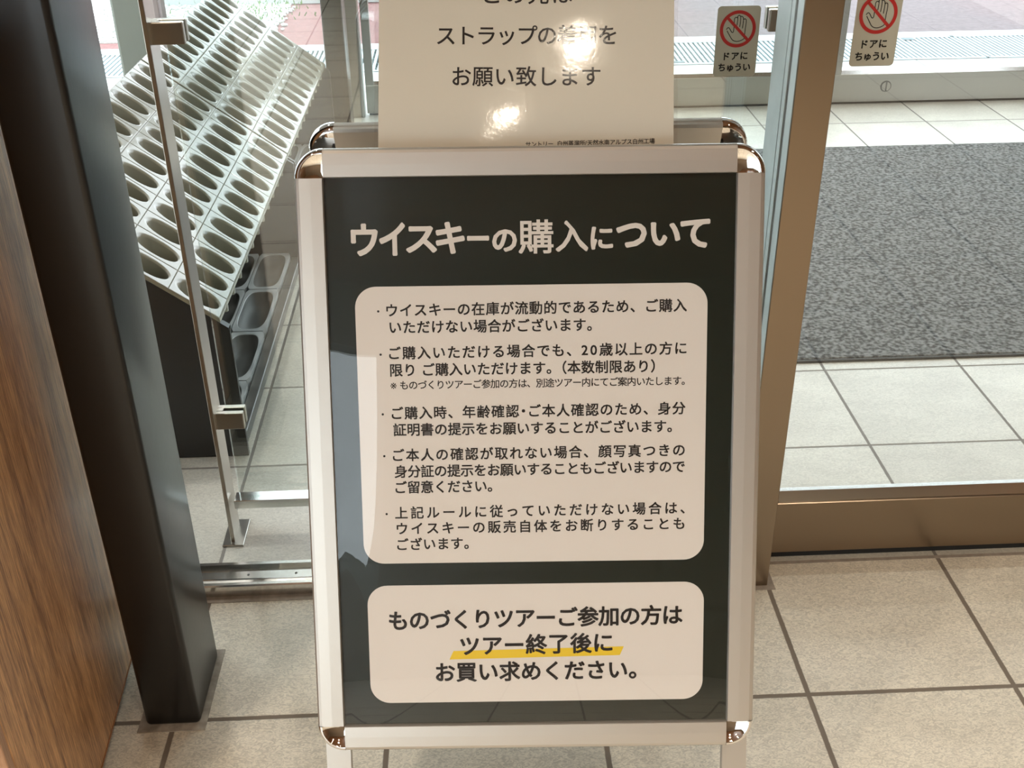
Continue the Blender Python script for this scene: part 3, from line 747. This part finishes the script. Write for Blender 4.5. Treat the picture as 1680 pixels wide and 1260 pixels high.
# ------------------------------------------------------------------ white notice sheet standing in the gap at the top
O_ = Vector((-0.1255, 1.5365, 1.0885)); U_ = Vector((0.4193, -0.0202, -0.0065)).normalized()
V_ = Vector((0.0050, 0.1020, 0.1780)); V_ = (V_ - U_ * V_.dot(U_)).normalized(); N_ = U_.cross(V_)
sh = thing('notice_sheet', 'white laminated notice sheet standing up from the top of the poster stand', 'notice', (0.085, 1.52, 1.07))
def PS(u, v, n=0.0):
    w = 0.0012 * math.sin(u * 14 + 0.6) * math.exp(-max(v, 0) / 0.08) + 0.0003 * math.sin(u * 7 + v * 17)
    p = O_ + U_ * u + V_ * v + N_ * (n + w); return p
def sheet_grid(q, u0, u1, v0, v1, n, nu=48, nv=36):
    q.grid([[PS(u0 + (u1 - u0) * j / nu, v0 + (v1 - v0) * i / nv, n) for j in range(nu + 1)] for i in range(nv + 1)])
q = MB(); sheet_grid(q, 0, .4195, -.010, .287, 0.0); sheet_grid(q, 0, .4195, -.010, .287, -0.0003)
reparent(q.build('paper', M['paper']), sh)
q = MB(); sheet_grid(q, -.0055, .425, -.016, .293, 0.0009); sheet_grid(q, -.0055, .425, -.016, .293, -0.0009)
reparent(q.build('laminate_film', M['laminate'], None, 'clear glossy film'), sh)
q = MB(); PP = lambda u, v, d=0.0: PS(u, v, 0.0004 + d)
K = 0.4195 / 485.0
def su(x, y): return (x - 618 - (y / 237.0) * 3) * K
def sv(x, y): return (237 - y - (x - 618) * 0.0) * K
put_line(q, "ストラップの着用を", su(714.5, 57), su(1008.7, 55), sv(0, 58.5), sv(0, 55.5), 0.0305, PP, off=0.012)
put_line(q, "お願い致します", su(740.9, 125), su(984, 124), sv(0, 125.5), sv(0, 123.5), 0.0305, PP, off=0.012)
put_line(q, "この先は", su(790.5, -10), su(935, -10), sv(0, -10), sv(0, -12), 0.0315, PP, off=0.012)
put_line(q, "サントリー　白州蒸溜所/天然水南アルプス白州工場", su(863, 234), su(1075, 230), sv(0, 236.5), sv(0, 229.5), 0.0082, PP, off=0.02)
reparent(q.build('lettering', M['black_ink']), sh)

# ------------------------------------------------------------------ hand-warning stickers
HAND = [(765, 410), (785, 385), (810, 390), (842, 440), (862, 448), (874, 420), (882, 300), (885, 260), (903, 238), (925, 245), (932, 225), (955, 210), (975, 226), (992, 225), (1012, 240), (1018, 268), (1035, 258), (1056, 272),
        (1055, 330), (1045, 400), (1037, 480), (1030, 530), (990, 558), (930, 574), (880, 566), (850, 545), (820, 500), (775, 425)]
FING = [[(932, 225), (930, 290), (920, 350)], [(975, 226), (972, 300), (962, 372)], [(1018, 268), (1012, 330), (1003, 392)]]
def hmap(x, y):
    # sticker face measured as a tilted quad; back to a unit rectangle
    TL, TR, BR, BL = (640, 90), (1280, 75), (1200, 1065), (575, 1080)
    a, b = 0.5, 0.5
    for _ in range(12):
        f = [(1 - a) * (1 - b) * TL[i] + a * (1 - b) * TR[i] + a * b * BR[i] + (1 - a) * b * BL[i] for i in (0, 1)]
        da = [(1 - b) * (TR[i] - TL[i]) + b * (BR[i] - BL[i]) for i in (0, 1)]
        db = [(1 - a) * (BL[i] - TL[i]) + a * (BR[i] - TR[i]) for i in (0, 1)]
        det = da[0] * db[1] - da[1] * db[0]; ex, ey = x - f[0], y - f[1]
        a += (ex * db[1] - ey * db[0]) / det; b += (da[0] * ey - da[1] * ex) / det
    return (a - 0.5), (0.5 - b)
def ribbon(q, pts, w, P):
    L = []; Rr = []
    for i, p in enumerate(pts):
        a = Vector(pts[max(i - 1, 0)]); b = Vector(pts[min(i + 1, len(pts) - 1)]); d = (b - a).normalized(); nrm = Vector((-d.y, d.x))
        L.append(P(*(Vector(p) + nrm * w / 2))); Rr.append(P(*(Vector(p) - nrm * w / 2)))
    q.grid([L, Rr], smooth=False)
def smooth_poly(pts, n=4):
    out = []
    for i in range(len(pts) - 1):
        p0 = Vector(pts[max(i - 1, 0)]); p1 = Vector(pts[i]); p2 = Vector(pts[i + 1]); p3 = Vector(pts[min(i + 2, len(pts) - 1)])
        for k in range(n):
            t = k / n; out.append(tuple(0.5 * ((2 * p1) + (p2 - p0) * t + (2 * p0 - 5 * p1 + 4 * p2 - p3) * t * t + (3 * p1 - p0 - 3 * p2 + p3) * t ** 3)))
    out.append(pts[-1]); return out
def sticker(x, y, z, w, h, label):
    root = thing('warning_sticker', label, 'sticker', (x, y, z), 0, None)
    PL = lambda n: (lambda u, v, d=0.0: (u, -n - d, v))
    q = MB()
    r = 0.007; pts = []
    for cx, cz, a0 in ((w / 2 - r, h / 2 - r, 0), (-w / 2 + r, h / 2 - r, 90), (-w / 2 + r, -h / 2 + r, 180), (w / 2 - r, -h / 2 + r, 270)):
        for k in range(9):
            t = math.radians(a0 + 11.25 * k); pts.append((cx + math.cos(t) * r, 0, cz + math.sin(t) * r))
    q.prism(pts, (0, -0.0005, 0)); q.build('backing', M['sticker'], root)
    cen = hmap(935, 400); CU, CV = cen[0] * w, cen[1] * h; Ro = 0.418 * w; Ri = 0.342 * w
    q = MB(); n = 64; P = PL(0.0012)
    q.grid([[P(CU + Ro * math.cos(2 * math.pi * k / n), CV + Ro * math.sin(2 * math.pi * k / n)) for k in range(n)], [P(CU + Ri * math.cos(2 * math.pi * k / n), CV + Ri * math.sin(2 * math.pi * k / n)) for k in range(n)]], closed=True, smooth=False)
    d = Vector((1, -1)).normalized(); nn = Vector((1, 1)).normalized() * 0.033 * w; c0 = Vector((CU, CV))
    q.add([P(*(c0 - d * Ri * 1.03 + nn)), P(*(c0 + d * Ri * 1.03 + nn)), P(*(c0 + d * Ri * 1.03 - nn)), P(*(c0 - d * Ri * 1.03 - nn))], [(0, 1, 2, 3)])
    q.build('prohibition_ring', M['red_ink'], root, 'red ring and slash')
    q = MB(); P = PL(0.0009)
    for line in [HAND] + FING:
        hp = [tuple(c * s for c, s in zip(hmap(*p), (w, h))) for p in line]
        ribbon(q, smooth_poly(hp), 0.0014, P)
    q.build('hand_pictogram', M['black_ink'], root, 'black outlined raised hand')
    q = MB()
    a = hmap(735, 785); b = hmap(1088, 770); put_line(q, 'ドアに', a[0] * w + .0, b[0] * w, a[1] * h, b[1] * h, 0.0160, P, off=0.035)
    a = hmap(655, 945); b = hmap(1130, 935); put_line(q, 'ちゅうい', a[0] * w, b[0] * w, a[1] * h, b[1] * h, 0.0160, P, off=0.035)
    q.build('lettering', M['black_ink'], root)
    return root
sticker(0.5075, 2.0745, 1.098, 0.080, 0.128, 'hand-warning sticker on the fixed glass between the notice sheet and the steel jamb')
sticker(0.713, 1.928, 1.149, 0.079, 0.130, 'hand-warning sticker at the top edge on the sliding door glass, right of the steel jamb')

bpy.data.objects.remove(FO)
